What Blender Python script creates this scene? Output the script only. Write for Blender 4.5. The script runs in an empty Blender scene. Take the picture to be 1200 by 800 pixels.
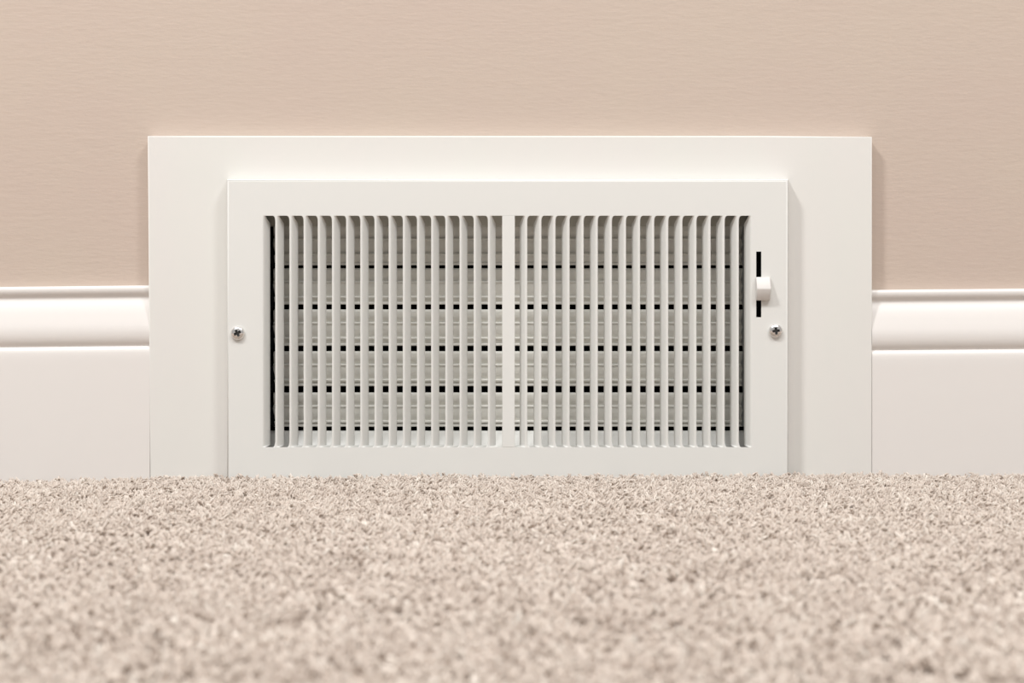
import bpy, bmesh, math, random
from mathutils import Vector, noise, Matrix

# ------------------------------------------------------------------ camera, light, exposure
S = bpy.context.scene
COL = S.collection
CAM_D, CAM_H, LENS = 1.10, 0.0870, 60.0           # metres from the wall, above the carpet, mm
FPX = LENS / 36.0 * 1200.0
cam_data = bpy.data.cameras.new('camera')
cam_data.lens = LENS; cam_data.sensor_width = 36.0
cam_data.dof.use_dof = True
cam_data.dof.focus_distance = 1.075
cam_data.dof.aperture_fstop = 15.0
cam_data.clip_start = 0.01
cam = bpy.data.objects.new('camera', cam_data)
cam.location = (0, -CAM_D, CAM_H); cam.rotation_euler = (math.pi / 2, 0, 0)
COL.objects.link(cam); S.camera = cam

w = bpy.data.worlds.new('world'); S.world = w; w.use_nodes = True
w.node_tree.nodes['Background'].inputs[0].default_value = (1.0, 0.99, 0.985, 1)
w.node_tree.nodes['Background'].inputs[1].default_value = 0.35

def area(name, loc, target, size, power, color):
    l = bpy.data.lights.new(name, 'AREA'); l.shape = 'DISK'; l.size = size; l.energy = power; l.color = color
    o = bpy.data.objects.new(name, l); COL.objects.link(o); o.location = loc
    o.rotation_euler = (Vector(target) - Vector(loc)).to_track_quat('-Z', 'Y').to_euler()
    return o
area('lamp_left', (-1.20, -1.25, 2.20), (0, 0, 0.15), 0.38, 36, (1.0, 0.995, 0.985))
area('lamp_right', (1.08, -1.35, 2.20), (0, 0, 0.15), 0.50, 21.5, (1.0, 0.995, 0.985))
area('ceiling_bounce', (0, -1.55, 2.45), (0, -0.20, 0.1), 1.5, 26, (1.0, 0.995, 0.985))  # stands in for light bounced off the ceiling, plus added frontal fill

S.view_settings.view_transform = 'Standard'
S.view_settings.look = 'None'
S.view_settings.exposure = 0.11
S.view_settings.gamma = 1.0
S.view_settings.use_curve_mapping = False

# ------------------------------------------------------------------ helpers
def P(px, py, Y=0.0):
    """photo pixel -> world point on the upright plane at depth Y"""
    d = CAM_D + Y
    return Vector(((px - 600) * d / FPX, Y, CAM_H + (400 - py) * d / FPX))
def PX(px, Y): return P(px, 0, Y).x
def PZ(py, Y): return P(0, py, Y).z

def link(name, bm, mat, parent=None, smooth=True, bevel=None, kind=None):
    bmesh.ops.recalc_face_normals(bm, faces=bm.faces)
    me = bpy.data.meshes.new(name); bm.to_mesh(me); bm.free()
    me.materials.append(mat)
    o = bpy.data.objects.new(name, me); COL.objects.link(o)
    if parent: o.parent = parent
    if bevel:
        m = o.modifiers.new('bevel', 'BEVEL'); m.width = bevel; m.segments = 3
        m.limit_method = 'ANGLE'; m.angle_limit = math.radians(40)
    if smooth:
        for p in me.polygons: p.use_smooth = True
        if hasattr(me, 'set_sharp_from_angle'): me.set_sharp_from_angle(angle=math.radians(38 if not bevel else 60))
    if kind: o['kind'] = kind
    return o

def tag(o, label, cat, group=None):
    o['label'] = label; o['category'] = cat
    if group: o['group'] = group
    return o

def empty(name, loc):
    o = bpy.data.objects.new(name, None); COL.objects.link(o); o.location = loc
    o.empty_display_size = 0.02
    bpy.context.view_layer.update()
    return o

def box(bm, x0, x1, y0, y1, z0, z1):
    v = [bm.verts.new(c) for c in ((x0,y0,z0),(x1,y0,z0),(x1,y1,z0),(x0,y1,z0),(x0,y0,z1),(x1,y0,z1),(x1,y1,z1),(x0,y1,z1))]
    for f in ((0,1,2,3),(4,5,6,7),(0,1,5,4),(1,2,6,5),(2,3,7,6),(3,0,4,7)): bm.faces.new([v[i] for i in f])

def plate(xs, zs, holes, y0, y1):
    """slab from y0 (front) to y1 with rectangular holes = set of (i,j) cells left out"""
    bm = bmesh.new()
    vs = {}
    def V(i, j, k):
        if (i,j,k) not in vs: vs[(i,j,k)] = bm.verts.new((xs[i], (y0,y1)[k], zs[j]))
        return vs[(i,j,k)]
    def solid(i, j): return 0 <= i < len(xs)-1 and 0 <= j < len(zs)-1 and (i,j) not in holes
    for i in range(len(xs)-1):
        for j in range(len(zs)-1):
            if not solid(i,j): continue
            for k in (0,1): bm.faces.new([V(i,j,k),V(i+1,j,k),V(i+1,j+1,k),V(i,j+1,k)])
            if not solid(i-1,j): bm.faces.new([V(i,j,0),V(i,j,1),V(i,j+1,1),V(i,j+1,0)])
            if not solid(i+1,j): bm.faces.new([V(i+1,j,0),V(i+1,j,1),V(i+1,j+1,1),V(i+1,j+1,0)])
            if not solid(i,j-1): bm.faces.new([V(i,j,0),V(i,j,1),V(i+1,j,1),V(i+1,j,0)])
            if not solid(i,j+1): bm.faces.new([V(i,j+1,0),V(i,j+1,1),V(i+1,j+1,1),V(i+1,j+1,0)])
    return bm

def local(bm, root):
    bmesh.ops.translate(bm, verts=bm.verts, vec=-Vector(root.location)); return bm

def extrude_profile(pts, x0, x1, closed=True, nseg=1):
    """pts = list of (y, z); swept along X"""
    bm = bmesh.new()
    rings = [[bm.verts.new((x0 + (x1-x0)*s/nseg, y, z)) for y, z in pts] for s in range(nseg+1)]
    n = len(pts)
    for a, b in zip(rings[:-1], rings[1:]):
        for i in range(n if closed else n-1):
            j = (i+1) % n
            bm.faces.new([a[i], a[j], b[j], b[i]])
    if closed:
        bm.faces.new(rings[0]); bm.faces.new(rings[-1])
    return bm

# ------------------------------------------------------------------ materials
def mat(name, base, rough=0.5, metallic=0.0, spec=0.5):
    m = bpy.data.materials.new(name); m.use_nodes = True
    b = m.node_tree.nodes['Principled BSDF']
    b.inputs['Base Color'].default_value = (*base, 1)
    b.inputs['Roughness'].default_value = rough; b.inputs['Metallic'].default_value = metallic
    b.inputs['Specular IOR Level'].default_value = spec
    return m, m.node_tree, b

def add_noise(nt, b, scale, strength, dist, stretch=(1,1,1), detail=3, var=None, coord='Object'):
    tc = nt.nodes.new('ShaderNodeTexCoord'); mp = nt.nodes.new('ShaderNodeMapping')
    mp.inputs['Scale'].default_value = stretch
    no = nt.nodes.new('ShaderNodeTexNoise'); no.inputs['Scale'].default_value = scale; no.inputs['Detail'].default_value = detail
    bp = nt.nodes.new('ShaderNodeBump'); bp.inputs['Strength'].default_value = strength; bp.inputs['Distance'].default_value = dist
    nt.links.new(tc.outputs[coord], mp.inputs[0]); nt.links.new(mp.outputs[0], no.inputs[0])
    nt.links.new(no.outputs[0], bp.inputs['Height'])
    old = b.inputs['Normal'].links
    if old: nt.links.new(old[0].from_socket, bp.inputs['Normal'])
    nt.links.new(bp.outputs[0], b.inputs['Normal'])
    return no, mp

def vary(nt, b, col_a, col_b, scale, stretch=(1,1,1), lo=0.35, hi=0.65):
    tc = nt.nodes.new('ShaderNodeTexCoord'); mp = nt.nodes.new('ShaderNodeMapping'); mp.inputs['Scale'].default_value = stretch
    no = nt.nodes.new('ShaderNodeTexNoise'); no.inputs['Scale'].default_value = scale; no.inputs['Detail'].default_value = 4
    r = nt.nodes.new('ShaderNodeValToRGB'); r.color_ramp.elements[0].position = lo; r.color_ramp.elements[1].position = hi
    r.color_ramp.elements[0].color = (*col_a, 1); r.color_ramp.elements[1].color = (*col_b, 1)
    nt.links.new(tc.outputs['Object'], mp.inputs[0]); nt.links.new(mp.outputs[0], no.inputs[0])
    nt.links.new(no.outputs[0], r.inputs[0]); nt.links.new(r.outputs[0], b.inputs['Base Color'])

M_wall, nt, b = mat('wall_paint_beige', (0.60, 0.495, 0.415), 0.55)
vary(nt, b, (0.572, 0.465, 0.396), (0.576, 0.477, 0.400), 9)
add_noise(nt, b, 480, 0.22, 0.0006, (0.24, 1, 1), 3)
add_noise(nt, b, 150, 0.10, 0.0014, (0.35, 1, 1), 2)

M_board, nt, b = mat('painted_wood_white', (0.80, 0.77, 0.735), 0.38)
vary(nt, b, (0.79, 0.768, 0.735), (0.785, 0.775, 0.735), 30, (1, 1, 0.25))
add_noise(nt, b, 160, 0.10, 0.0004, (1, 1, 0.08), 3)
M_rail, nt, b = mat('painted_wood_white_level_grain', (0.80, 0.77, 0.735), 0.38)
vary(nt, b, (0.79, 0.768, 0.735), (0.785, 0.775, 0.735), 30, (0.25, 1, 1))
add_noise(nt, b, 160, 0.10, 0.0004, (0.08, 1, 1), 3)
M_base, nt, b = mat('baseboard_paint_white', (0.80, 0.765, 0.735), 0.28)
add_noise(nt, b, 120, 0.10, 0.0004, (0.06, 1, 1), 3)
M_vent, nt, b = mat('enamelled_steel_white', (0.788, 0.783, 0.752), 0.36)
add_noise(nt, b, 200, 0.05, 0.0003)
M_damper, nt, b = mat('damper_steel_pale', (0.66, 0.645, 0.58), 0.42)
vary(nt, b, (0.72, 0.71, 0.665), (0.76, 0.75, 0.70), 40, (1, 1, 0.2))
M_rail2, nt, b = mat('damper_rail_shaded', (0.56, 0.545, 0.49), 0.5)  # shade on the top rail put into a darker base colour
M_bracket, nt, b = mat('galvanised_steel_grey', (0.30, 0.31, 0.31), 0.4, 0.6)
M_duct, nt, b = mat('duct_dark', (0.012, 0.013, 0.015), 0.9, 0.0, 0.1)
M_screw, nt, b = mat('screw_nickel', (0.82, 0.80, 0.78), 0.22, 0.9)
M_recess, nt, b = mat('screw_recess_dark', (0.10, 0.105, 0.105), 0.35, 0.8)
M_lever, nt, b = mat('lever_plastic_white', (0.74, 0.71, 0.68), 0.5)
M_caulk, nt, b = mat('caulk_white', (0.80, 0.76, 0.72), 0.5)

# carpet yarn: per-tuft tone + fine fibre speckle
M_yarn, nt, b = mat('carpet_yarn', (0.6, 0.5, 0.43), 0.85, 0, 0.15)
at = nt.nodes.new('ShaderNodeAttribute'); at.attribute_type = 'INSTANCER'; at.attribute_name = 'tone'
rp = nt.nodes.new('ShaderNodeValToRGB'); e = rp.color_ramp.elements
e[0].position = 0.0; e[0].color = (0.44, 0.36, 0.305, 1)
e[1].position = 1.0; e[1].color = (0.84, 0.78, 0.71, 1)
m1 = e.new(0.30); m1.color = (0.62, 0.535, 0.47, 1)
m2 = e.new(0.70); m2.color = (0.735, 0.655, 0.585, 1)
nt.links.new(at.outputs['Fac'], rp.inputs[0])
tc = nt.nodes.new('ShaderNodeTexCoord'); no = nt.nodes.new('ShaderNodeTexNoise')
no.inputs['Scale'].default_value = 900; no.inputs['Detail'].default_value = 2
nt.links.new(tc.outputs['Object'], no.inputs[0])
mx = nt.nodes.new('ShaderNodeMix'); mx.data_type = 'RGBA'; mx.blend_type = 'MULTIPLY'; mx.inputs[0].default_value = 0.35
r2 = nt.nodes.new('ShaderNodeValToRGB'); r2.color_ramp.elements[0].color = (0.6,0.56,0.52,1); r2.color_ramp.elements[1].color = (1,1,1,1)
r2.color_ramp.elements[0].position = 0.3; r2.color_ramp.elements[1].position = 0.6
nt.links.new(no.outputs[0], r2.inputs[0])
nt.links.new(rp.outputs[0], mx.inputs[6]); nt.links.new(r2.outputs[0], mx.inputs[7]); nt.links.new(mx.outputs[2], b.inputs['Base Color'])
b.inputs['Sheen Weight'].default_value = 0.25; b.inputs['Sheen Roughness'].default_value = 0.5
b.inputs['Sheen Tint'].default_value = (1, 0.93, 0.86, 1)

M_backing, nt, b = mat('carpet_backing', (0.58, 0.47, 0.40), 0.95, 0, 0.1)
vary(nt, b, (0.46, 0.36, 0.30), (0.68, 0.58, 0.50), 320)
add_noise(nt, b, 320, 0.9, 0.004)

# ------------------------------------------------------------------ structure
BT = 0.0095                 # board thickness
YB = -BT                    # board front plane
YF = -0.0205                # vent face plane
YD = 0.0060                 # damper plane

# wall with the duct opening
hx0, hx1 = PX(300, 0), PX(895, 0)
hz0, hz1 = PZ(536, 0), PZ(241, 0)
bm = plate([-1.6, hx0, hx1, 1.6], [-0.02, hz0, hz1, 2.5], {(1,1)}, 0.0, 0.10)
link('wall_back', bm, M_wall, smooth=False, kind='structure')

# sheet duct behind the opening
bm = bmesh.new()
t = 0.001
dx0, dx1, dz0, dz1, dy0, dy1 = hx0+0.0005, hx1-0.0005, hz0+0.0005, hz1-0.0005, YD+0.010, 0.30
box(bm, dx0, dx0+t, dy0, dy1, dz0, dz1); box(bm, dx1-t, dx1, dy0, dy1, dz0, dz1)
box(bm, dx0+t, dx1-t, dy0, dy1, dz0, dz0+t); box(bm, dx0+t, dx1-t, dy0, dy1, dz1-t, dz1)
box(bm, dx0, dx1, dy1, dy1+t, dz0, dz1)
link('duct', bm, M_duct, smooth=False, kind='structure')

# floor slab under the pile
def carpet_h(x, y):
    kp = ((-0.6, -0.0030), (-0.33, -0.0026), (-0.165, 0.0007), (0.0, 0.0020), (0.16, 0.0017), (0.33, 0.0012), (0.7, 0.0008))
    lin = kp[0][1] if x < kp[0][0] else kp[-1][1]
    for (xa, ha), (xb, hb) in zip(kp[:-1], kp[1:]):
        if xa <= x <= xb: lin = ha + (hb - ha) * (x - xa) / (xb - xa)
    lin *= max(0.0, 1 + y / 0.5)
    n = noise.noise(Vector((x*22, y*22, 0.3))) * 0.0013 + noise.noise(Vector((x*70, y*70, 4.0))) * 0.0009
    return lin + n + 0.0004
bm = bmesh.new(); box(bm, -1.6, 1.6, -2.6, 0.0, -0.032, -0.016)
link('floor', bm, M_backing, smooth=False, kind='structure')

# baseboards: moulded profile, (out from wall mm, photo row)
prof = [(0, 336.4), (3.6, 336.3), (4.6, 336.8), (5.2, 338.2), (5.5, 340.5), (5.3, 343.0), (4.7, 345.5), (3.9, 347.6), (3.3, 349.6), (3.2, 351.2),
        (3.4, 352.6), (4.0, 355.2), (4.9, 359.0), (6.0, 364.5), (7.0, 370.5), (7.9, 376.5), (8.8, 382.5), (9.3, 387.0), (9.42, 391.0), (9.35, 395.0),
        (9.0, 399.0), (8.3, 402.6), (7.5, 405.2), (6.9, 406.5), (6.9, 407.2), (7.6, 407.8), (8.3, 409.2), (8.9, 411.5), (9.2, 414.5), (9.35, 419.0), (9.4, 425), (9.4, 590), (0, 590)]
def baseboard(name, px0, px1, dy, rot, pivot_px):
    pts = [(-d/1000.0, PZ(py+dy, -d/1000.0)) for d, py in prof]
    x0, x1 = px0, px1
    bm = extrude_profile(pts, x0, x1, True, 8)
    piv = Vector((pivot_px, 0, PZ(370+dy, 0)))
    for v in bm.verts:
        v.co.z += (v.co.x - piv.x) * math.tan(-rot)
        v.co.z = max(v.co.z, -0.015)
    return link(name, bm, M_base, kind='structure')
baseboard('baseboard_left', -1.2, PX(175.5, YB), -1.2, -math.radians(0.62), PX(100, 0))
baseboard('baseboard_right', PX(1022.15, YB), 1.2, 2.6, -math.radians(0.5), PX(1100, 0))

# ------------------------------------------------------------------ backing board frame
frame = empty('mounting_board', (PX(597.5, 0), YB/2, -0.015))
tag(frame, 'wide flat white painted wooden board frame fixed to beige wall behind the metal vent', 'board')
fl0, fl1 = PX(174.4, YB), PX(1021.9, YB)
def board(name, x0, x1, z0, z1):
    bm = bmesh.new(); box(bm, x0, x1, YB, -0.0001, z0, z1)
    wl = bm.edges.layers.float.new('bevel_weight_edge')
    for e in bm.edges:                                # only the outer arrises are eased; the joints are filled and painted over
        a, c = e.verts[0].co, e.verts[1].co
        if abs(a.y - YB) < 1e-6 and abs(c.y - YB) < 1e-6 and any(abs(a[k]-q) < 1e-6 and abs(c[k]-q) < 1e-6 for k, q in ((0, fl0), (0, fl1), (2, PZ(159.2, YB)), (2, hz1), (2, hz0))):
            e[wl] = 1.0
    for v in bm.verts:                                # the sawn outer edges are a touch out of square
        if v.co.x < hx0 - 0.01: v.co.x += (v.co.z - 0.11) * -0.0075
        if v.co.x > hx1 + 0.01 and v.co.z > 0.15: v.co.z -= 0.0005
    o = link(name, local(bm, frame), M_board, frame, bevel=0.0007)
    o.modifiers['bevel'].limit_method = 'WEIGHT'
board('side_board', fl0, hx0, -0.015, PZ(159.2, YB))
board('side_board', hx1, fl1, -0.015, PZ(159.2, YB))
board('top_board', hx0, hx1, hz1, PZ(159.2, YB))
board('bottom_board', hx0, hx1, -0.015, hz0)

# ------------------------------------------------------------------ vent register
vent = empty('air_vent', (PX(595, YF), YB, PZ(566, YF)))
tag(vent, 'white enamelled metal floor-level air vent with two banks of upright fins and side lever', 'vent')
TH = 0.0009
fx0, fx1, fz1, fz0 = PX(268.2, YF), PX(921.4, YF), PZ(213.0, YF), PZ(566.5, YF)
ox0, ox1 = PX(306.9, YF), PX(881.5, YF)
cb0, cb1 = PX(588.5, YF), PX(603.3, YF)
oz1, oz0 = PZ(252.6, YF), PZ(523.8, YF)
sx0, sx1, sz1, sz0 = PX(886.2, YF), PX(892.2, YF), PZ(294.6, YF), PZ(371.6, YF)
RB = 0.0011                                           # rounding into the flange
xs = [fx0, ox0, cb0, cb1, ox1, sx0, sx1, fx1]
zs = [fz0, oz0, sz0, sz1, oz1, fz1]
holes = {(i, j) for i in (1, 3) for j in (1, 2, 3)} | {(2, j) for j in (1, 2, 3)} | {(5, 2)}
bm = plate(xs, zs, holes, YF, YF+TH)
# flared flange round the plate, reaching the board
ring = [(0.0, 0.0), (0.0004, 0.0001), (0.0008, 0.0004), (0.0011, 0.0009), (0.0020, 0.0060), (0.0028, -YF-BT-0.0002)]
loops = []
for o_, d_ in ring:
    y = YF + d_
    loops.append([bm.verts.new(c) for c in ((fx0-o_, y, fz0-o_), (fx1+o_, y, fz0-o_), (fx1+o_, y, fz1+o_), (fx0-o_, y, fz1+o_))])
for a, c in zip(loops[:-1], loops[1:]):
    for i in range(4): bm.faces.new([a[i], a[(i+1)%4], c[(i+1)%4], c[i]])
inner = [bm.verts.new(c) for c in ((fx0, YF+0.0011, fz0), (fx1, YF+0.0011, fz0), (fx1, YF+0.0011, fz1), (fx0, YF+0.0011, fz1))]
lastin = [bm.verts.new((v.co.x*1.0 + (0.0007 if v.co.x < 0 else -0.0007), v.co.y, v.co.z + (0.0007 if v.co.z < 0.1 else -0.0007))) for v in loops[-1]]
for i in range(4):
    bm.faces.new([loops[-1][i], loops[-1][(i+1)%4], lastin[(i+1)%4], lastin[i]])
    bm.faces.new([lastin[i], lastin[(i+1)%4], inner[(i+1)%4], inner[i]])
bmesh.ops.remove_doubles(bm, verts=bm.verts, dist=0.00002)
o = link('faceplate', local(bm, vent), M_vent, vent, bevel=0.00028)

bm = bmesh.new()
box(bm, cb0, cb1, YF, YF+TH, oz0, oz1)
link('center_bar', local(bm, vent), M_vent, vent, bevel=0.0003)

# one fin: front edge stays in the face plane, the rest curls back into the opening
FP = [(0.0, 0.55), (0.25, 0.2), (0.8, 0.0), (1.8, 0.05), (2.8, 0.45), (4.0, 1.35), (5.4, 2.6), (7.2, 4.3), (9.0, 6.0)]
def fin_mesh(side, edge=False):
    bm = bmesh.new()
    H = 523.8 - 252.6
    ss = [0, 0.6, 1.3, 2.2, 3.2, 4.3, 5.5, 7, 8.5, 10, 12, 30, 60, 100, 135, 170, 210, 240, H-12, H-9, H-7, H-5.5, H-4, H-3, H-2, H-1.2, H-0.5, H]
    k = (CAM_D + YF) / FPX
    fp = FP if not edge else FP[2:]
    rows_f, rows_b = [], []
    for s in ss:
        top = s < H/2
        e_ = s if top else H - s
        ret = max(0.0, min(1.0, e_ / (9.0 if top else 1.6)))
        rr = 6.0 if top else 8.0
        cornr = 0.0
        if e_ < rr: cornr = (3.0 if top else 2.6) * (1 - math.sqrt(max(0, 1 - (1 - e_/rr)**2)))
        rf, rb = [], []
        for q, (u, d) in enumerate(fp):
            uu = u if u < 2 else 2 + (u - 2) * (0.38 + 0.62 * ret)
            dd = d * ret if not (u < 0.5) else d * ret
            x = uu * k
            if u < 1.9 and not edge: x -= cornr * k * (1 - u / 2.2)
            y = dd / 1000.0
            z = -s * k
            rf.append(bm.verts.new((x*side, y, z)))
            # back face: offset along the profile normal, roughly
            slope = 0 if u < 2 else min(1.0, (u-2)/3.0) * ret
            rb.append(bm.verts.new(((x - 0.00060*slope)*side, y + 0.0008 - 0.0003*slope, z)))
        rows_f.append(rf); rows_b.append(rb)
    n = len(fp)
    for i in range(len(ss)-1):
        for j in range(n-1):
            bm.faces.new([rows_f[i][j], rows_f[i][j+1], rows_f[i+1][j+1], rows_f[i+1][j]])
            bm.faces.new([rows_b[i][j], rows_b[i][j+1], rows_b[i+1][j+1], rows_b[i+1][j]])
        for j in (0, n-1):
            bm.faces.new([rows_f[i][j], rows_b[i][j], rows_b[i+1][j], rows_f[i+1][j]])
    for i in (0, len(ss)-1):
        for j in range(n-1):
            bm.faces.new([rows_f[i][j], rows_f[i][j+1], rows_b[i][j+1], rows_b[i][j]])
    bmesh.ops.recalc_face_normals(bm, faces=bm.faces)
    me = bpy.data.meshes.new('fin'); bm.to_mesh(me); bm.free(); me.materials.append(M_vent)
    for p in me.polygons: p.use_smooth = True
    me.set_sharp_from_angle(angle=math.radians(50))
    return me
meL, meR, meLe, meRe = fin_mesh(1), fin_mesh(-1), fin_mesh(1, True), fin_mesh(-1, True)
def put_fin(me, px):
    o = bpy.data.objects.new('fin', me); COL.objects.link(o); o.parent = vent
    o.location = Vector((PX(px, YF), YF, oz1)) - Vector(vent.location)
put_fin(meLe, 305.9 + 0.2)
for i in range(1, 17): put_fin(meL, 322.4 + 16.62*(i-1))
put_fin(meRe, 882.5 - 0.2)
rnd = random.Random(5)
for j in range(16): put_fin(meR, 618.0 + 16.53*j)

# damper behind the fins: frame and five pivoting blades
def zD(py): return PZ(py, YD)
YFR = YD - 0.0045
bx0, bx1 = PX(320.5, YD), PX(870.5, YD)
fzt, fzb = PZ(246.5, YD), PZ(531.5, YD)
sxl, sxr = PX(306.5, YD), PX(884.5, YD)
bm = bmesh.new()
def cprof(pts): return extrude_profile(pts, sxl, sxr)
# top channel (open forward) and bottom channel
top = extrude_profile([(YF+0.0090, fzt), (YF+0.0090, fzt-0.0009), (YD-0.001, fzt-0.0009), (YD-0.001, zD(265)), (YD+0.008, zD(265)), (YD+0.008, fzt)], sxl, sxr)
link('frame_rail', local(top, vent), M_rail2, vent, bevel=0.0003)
bot = extrude_profile([(YF+0.0090, fzb), (YF+0.0090, zD(527.0)), (YD-0.0060, zD(521.0)), (YD-0.0024, zD(510.2)), (YD-0.0018, zD(509.4)), (YD-0.0014, zD(508.8)), (YD+0.0002, zD(504.7)), (YD+0.008, zD(504.7)), (YD+0.008, fzb)], sxl, sxr)
link('frame_rail', local(bot, vent), M_vent, vent, bevel=0.0002)

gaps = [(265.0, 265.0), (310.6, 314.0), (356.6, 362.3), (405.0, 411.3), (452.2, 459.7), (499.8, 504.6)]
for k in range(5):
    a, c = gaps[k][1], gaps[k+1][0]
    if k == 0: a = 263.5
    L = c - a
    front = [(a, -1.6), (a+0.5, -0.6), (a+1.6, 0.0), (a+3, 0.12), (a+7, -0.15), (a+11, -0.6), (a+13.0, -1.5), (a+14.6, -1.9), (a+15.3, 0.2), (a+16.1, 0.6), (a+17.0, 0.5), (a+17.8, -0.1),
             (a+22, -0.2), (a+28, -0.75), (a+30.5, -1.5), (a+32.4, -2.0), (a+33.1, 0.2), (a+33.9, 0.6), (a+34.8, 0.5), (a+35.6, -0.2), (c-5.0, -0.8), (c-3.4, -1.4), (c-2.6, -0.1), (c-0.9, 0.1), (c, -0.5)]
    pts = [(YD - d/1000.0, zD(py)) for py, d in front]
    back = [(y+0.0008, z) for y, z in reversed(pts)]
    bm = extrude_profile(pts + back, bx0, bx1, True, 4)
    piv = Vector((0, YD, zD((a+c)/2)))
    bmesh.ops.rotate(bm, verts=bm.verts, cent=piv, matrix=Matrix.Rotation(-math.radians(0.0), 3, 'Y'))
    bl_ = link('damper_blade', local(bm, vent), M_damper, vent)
    # pivot pin on each end
    for xx in (bx0, bx1):
        bm = bmesh.new()
        bmesh.ops.create_cone(bm, cap_ends=True, segments=12, radius1=0.0016, radius2=0.0016, depth=0.006,
                                  matrix=Matrix.Translation((xx, YD+0.0024, zD((a+c)/2))) @ Matrix.Rotation(math.pi/2, 4, 'Y'))
        link('pivot_pin', local(bm, vent), M_bracket, bl_)

# saw-edged side pieces: grey bracket right, black sheet standing for the dark gap left
def bracket(side):
    bm = bmesh.new()
    xo = sxl if side < 0 else sxr
    outl = []
    for k in range(5):
        a, c = gaps[k][1], gaps[k+1][0]
        teeth = ((a+0.3, -2.5), (a+13, -1.5), (a+13.5, -1.0), (a+28, 1.8), (a+33, 2.6), (a+34, 1.2), (c-3, 2.0), (c-0.3, 5.0)) if side < 0 else \
                ((a+0.5, 1.0), (a+9, 2.0), (a+14, 3.4), (a+21, 1.2), (a+27, 3.0), (a+33, 1.6), (a+38, 3.2), (c-0.3, 1.5))
        for py, inn in teeth:
            outl.append((py, inn))
    base = 319.6 if side < 0 else 871.6
    vf, vb, wf, wb = [], [], [], []
    for py, inn in outl:
        x = PX(base + inn if side < 0 else base - inn, YD-0.003)
        vf.append(bm.verts.new((x, YD-0.0030, PZ(py, YD-0.003)))); vb.append(bm.verts.new((x, YD-0.0023, PZ(py, YD-0.003))))
        wf.append(bm.verts.new((xo, YD-0.0030, PZ(py, YD-0.003)))); wb.append(bm.verts.new((xo, YD-0.0023, PZ(py, YD-0.003))))
    for i in range(len(outl)-1):
        bm.faces.new([vf[i], vf[i+1], wf[i+1], wf[i]]); bm.faces.new([vb[i], vb[i+1], wb[i+1], wb[i]])
        bm.faces.new([vf[i], vf[i+1], vb[i+1], vb[i]]); bm.faces.new([wf[i], wf[i+1], wb[i+1], wb[i]])
    bm.faces.new([vf[0], vb[0], wb[0], wf[0]]); bm.faces.new([vf[-1], vb[-1], wb[-1], wf[-1]])
    link('bracket_gap_shade', local(bm, vent), M_duct if side < 0 else M_bracket, vent, smooth=False)
    bm = bmesh.new()
    s = -1 if side < 0 else 1
    a_, b_ = sorted((xo, xo + s*0.001))
    box(bm, a_, b_, YF+0.0090, YD+0.009, fzb, fzt)
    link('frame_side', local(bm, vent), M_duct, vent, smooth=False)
bracket(-1); bracket(1)

# screws
def screw(px, py, ang):
    root = bpy.data.objects.new('screw', None)
    c = P(px, py, YF)
    N = 48
    def cross(th):
        a = (th - ang) % (math.pi/2); a = min(a, math.pi/2 - a)
        arm_w, arm_l = 0.00082, 0.0023
        ca, sa = math.cos(a), math.sin(a)
        r = arm_l / ca
        if r * sa > arm_w: r = max(arm_w / sa, 0.0)
        corner = arm_w * 1.55
        return max(min(r, arm_l*1.03), corner)
    bm = bmesh.new()
    R0 = 0.0044
    prof_ = [(R0*0.98, 0.0), (R0, -0.0003), (R0*0.985, -0.0008), (R0*0.93, -0.0014), (R0*0.83, -0.0019), (R0*0.70, -0.00225), (R0*0.57, -0.00245)]
    rings = [[bm.verts.new((r*math.cos(2*math.pi*i/N), d, r*math.sin(2*math.pi*i/N))) for i in range(N)] for r, d in prof_]
    rings.append([bm.verts.new((cross(2*math.pi*i/N)*math.cos(2*math.pi*i/N), -0.00250, cross(2*math.pi*i/N)*math.sin(2*math.pi*i/N))) for i in range(N)])
    rings.append([bm.verts.new((cross(2*math.pi*i/N)*0.98*math.cos(2*math.pi*i/N), -0.0021, cross(2*math.pi*i/N)*0.98*math.sin(2*math.pi*i/N))) for i in range(N)])
    for a_, b_ in zip(rings[:-1], rings[1:]):
        for i in range(N): bm.faces.new([a_[i], a_[(i+1)%N], b_[(i+1)%N], b_[i]])
    bm.faces.new(rings[0])
    bmesh.ops.translate(bm, verts=bm.verts, vec=c - Vector(vent.location))
    head = link('screw', bm, M_screw, vent)
    bm = bmesh.new()
    rr = []
    for sc, d in ((0.985, -0.00212), (0.9, -0.0017), (0.55, -0.0010)):
        rr.append([bm.verts.new((cross(2*math.pi*i/N)*sc*math.cos(2*math.pi*i/N), d, cross(2*math.pi*i/N)*sc*math.sin(2*math.pi*i/N))) for i in range(N)])
    for a_, b_ in zip(rr[:-1], rr[1:]):
        for i in range(N): bm.faces.new([a_[i], a_[(i+1)%N], b_[(i+1)%N], b_[i]])
    bm.faces.new(rr[-1])
    bmesh.ops.translate(bm, verts=bm.verts, vec=c - Vector(vent.location))
    link('recess', bm, M_recess, head)
    head['label'] = 'shiny round cross-head screw'
screw(278.8, 390.2, 0.45)
screw(908.8, 387.6, 0.12)

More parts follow.
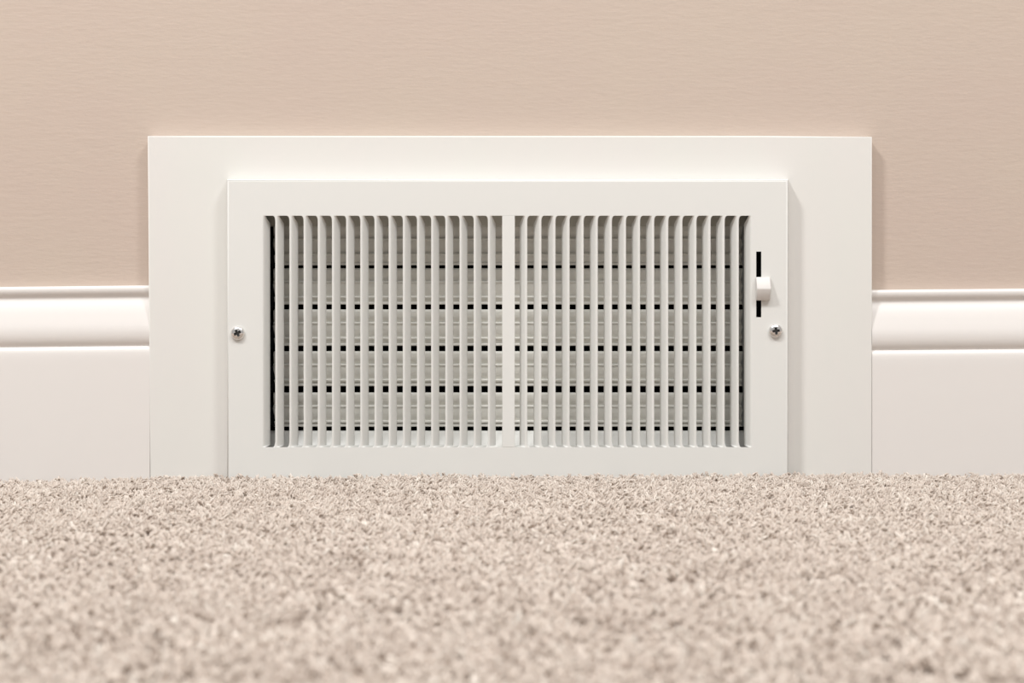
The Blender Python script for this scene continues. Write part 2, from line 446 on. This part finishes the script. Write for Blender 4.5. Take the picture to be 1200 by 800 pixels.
# lever: wedge knob riding in the slot
kx0, kx1 = PX(886.0, YF-0.002), PX(902.6, YF-0.002)
kt, km, kb = PZ(324.6, YF-0.003), PZ(338.2, YF-0.006), PZ(351.6, YF-0.003)
pts = [(YF-0.0004, kt+0.0002), (YF-0.0022, kt), (YF-0.0062, km+0.0002), (YF-0.0062, km-0.0004), (YF-0.0026, kb), (YF-0.0004, kb-0.0002)]
bm = extrude_profile(pts, kx0, kx1)
lv = link('lever', local(bm, vent), M_lever, vent, bevel=0.0005)
bm = bmesh.new()
box(bm, sx0+0.0008, sx1-0.0008, YF-0.0006, YF+0.014, PZ(346, YF), PZ(330, YF))
link('lever_stem', local(bm, vent), M_duct, lv, smooth=False)
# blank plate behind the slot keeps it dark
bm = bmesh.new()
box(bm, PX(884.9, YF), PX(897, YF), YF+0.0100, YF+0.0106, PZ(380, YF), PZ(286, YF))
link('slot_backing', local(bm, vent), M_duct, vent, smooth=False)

# ------------------------------------------------------------------ carpet
def tuft(seed):
    """short twisted two-ply cut yarn with a lumpy frayed tip"""
    r = random.Random(seed)
    bm = bmesh.new()
    n, ns = 9, 6
    L = r.uniform(0.0085, 0.0105)
    bend = r.uniform(0.0, 0.8); tw = r.uniform(5, 8); ph = r.uniform(0, 6.28)
    for ply in range(3):
        R = r.uniform(0.00042, 0.00062)
        p = Vector((0, 0, -0.004)); rings = []; dirv = Vector((0, 0, 1)); Lp = L * r.uniform(0.88, 1.1)
        flare = r.uniform(0.2, 1.0)
        for i in range(n):
            t = i / (n-1)
            a = bend * t * t * 1.6
            dirv = Vector((math.sin(a), 0, math.cos(a)))
            if i: p = p + dirv * (Lp / (n-1))
            side = Vector((math.cos(a), 0, -math.sin(a))); up = Vector((0, 1, 0))
            an = ph + ply*2.094 + tw*t
            off = 0.00052 * (1 + flare * max(0, t-0.6) * 2.2)
            c = p + side*math.cos(an)*off + up*math.sin(an)*off
            rad = R * (0.8 + 0.35*t) * (1 if i < n-1 else 0.6)
            ring = []
            for j in range(ns):
                th = 2*math.pi*j/ns
                rr = rad * r.uniform(0.72, 1.3)
                ring.append(bm.verts.new(c + side*math.cos(th)*rr + up*math.sin(th)*rr + dirv*r.uniform(-1, 1)*rad*0.3))
            rings.append(ring)
        for a_, b_ in zip(rings[:-1], rings[1:]):
            for j in range(ns): bm.faces.new([a_[j], a_[(j+1)%ns], b_[(j+1)%ns], b_[j]])
        cc = bm.verts.new(c + dirv * R * 0.4)
        for j in range(ns): bm.faces.new([rings[-1][j], rings[-1][(j+1)%ns], cc])
        for q in range(4):
            th = r.uniform(0, 6.28); o = rings[r.choice((6, 7, 8))][r.randrange(ns)].co.copy()
            d = Vector((math.cos(th), math.sin(th), r.uniform(0.0, 1.4))).normalized()
            l = r.uniform(0.0006, 0.0016); sv = d.cross(Vector((0, 0, 1))).normalized() * 0.00011
            bm.faces.new([bm.verts.new(o - sv - d*0.0003), bm.verts.new(o + sv - d*0.0003), bm.verts.new(o + d*l + Vector((0, 0, -l*0.25)))])
    bmesh.ops.recalc_face_normals(bm, faces=bm.faces)
    me = bpy.data.meshes.new('tuft'); bm.to_mesh(me); bm.free(); me.materials.append(M_yarn)
    for pl in me.polygons: pl.use_smooth = True
    return me

NV = 12
tufts = bpy.data.collections.new('yarn_tufts')
for k in range(NV):
    o = bpy.data.objects.new('yarn_%s' % 'abcdefghijkl'[k], tuft(k+11)); tufts.objects.link(o)

rnd = random.Random(3)
pos, rot, scl, tone, idx = [], [], [], [], []
sp = 0.00225
y = -BT - 0.0010
row = 0
vx0, vx1 = PX(262.5, YF), PX(926.0, YF)
while y > -0.86:
    half = 0.48
    nx = int(2*half/sp)
    for i in range(nx):
        x = -half + (i + 0.5*(row % 2)) * sp + rnd.uniform(-0.45, 0.45)*sp
        yy = y + rnd.uniform(-0.45, 0.45)*sp
        yy = min(yy, -BT - 0.0010)
        if vx0 < x < vx1 and yy > YF - 0.0010: continue
        n2 = noise.noise(Vector((x*110, yy*110, 9.0)))
        n3 = noise.noise(Vector((x*38, yy*38, 2.0)))
        pos.append((x, yy, carpet_h(x, yy) - 0.0048 + rnd.uniform(-0.0011, 0.0007) + n2*0.0011))
        lean = abs(rnd.gauss(0, 0.42))
        az = rnd.uniform(0, 6.283) + n2*2.0
        if yy > -BT - 0.004 or (vx0-0.004 < x < vx1+0.004 and yy > YF - 0.0045):
            lean *= 0.5
            az = rnd.uniform(math.pi*1.1, math.pi*1.9)    # fall away from the wall
        rot.append((0.0, lean, az)); scl.append(rnd.uniform(0.85, 1.15))
        tone.append(max(0, min(1, 0.52 + rnd.gauss(0, 0.17) + 0.10*n2 + 0.16*n3))); idx.append(rnd.randrange(NV))
    y -= sp * 0.88; row += 1
print('tufts', len(pos))
me = bpy.data.meshes.new('carpet'); me.from_pydata(pos, [], [])
def attr(name, typ, data, key='value'):
    a = me.attributes.new(name, typ, 'POINT')
    flat = [c for v in data for c in v] if typ == 'FLOAT_VECTOR' else data
    a.data.foreach_set('vector' if typ == 'FLOAT_VECTOR' else 'value', flat)
attr('rot', 'FLOAT_VECTOR', rot); attr('scl', 'FLOAT', scl); attr('tone', 'FLOAT', tone); attr('idx', 'INT', idx)
carpet = bpy.data.objects.new('carpet', me); COL.objects.link(carpet); me.materials.append(M_yarn)
carpet['kind'] = 'stuff'
tag(carpet, 'beige cut-pile carpet of short twisted yarn tufts running up to the vent', 'carpet')
ng = bpy.data.node_groups.new('tufting', 'GeometryNodeTree')
ng.interface.new_socket('Geometry', in_out='INPUT', socket_type='NodeSocketGeometry')
ng.interface.new_socket('Geometry', in_out='OUTPUT', socket_type='NodeSocketGeometry')
N_ = ng.nodes; Lk = ng.links
gi = N_.new('NodeGroupInput'); go = N_.new('NodeGroupOutput')
iop = N_.new('GeometryNodeInstanceOnPoints')
ci = N_.new('GeometryNodeCollectionInfo'); ci.inputs['Collection'].default_value = tufts
ci.inputs['Separate Children'].default_value = True; ci.inputs['Reset Children'].default_value = True
def named(n, typ):
    a = N_.new('GeometryNodeInputNamedAttribute'); a.data_type = typ; a.inputs['Name'].default_value = n
    return a.outputs['Attribute']
Lk.new(gi.outputs[0], iop.inputs['Points']); Lk.new(ci.outputs[0], iop.inputs['Instance'])
iop.inputs['Pick Instance'].default_value = True
Lk.new(named('idx', 'INT'), iop.inputs['Instance Index'])
e2r = N_.new('FunctionNodeEulerToRotation'); Lk.new(named('rot', 'FLOAT_VECTOR'), e2r.inputs[0]); Lk.new(e2r.outputs[0], iop.inputs['Rotation'])
Lk.new(named('scl', 'FLOAT'), iop.inputs['Scale'])
Lk.new(iop.outputs[0], go.inputs[0])
md = carpet.modifiers.new('tufting', 'NODES'); md.node_group = ng
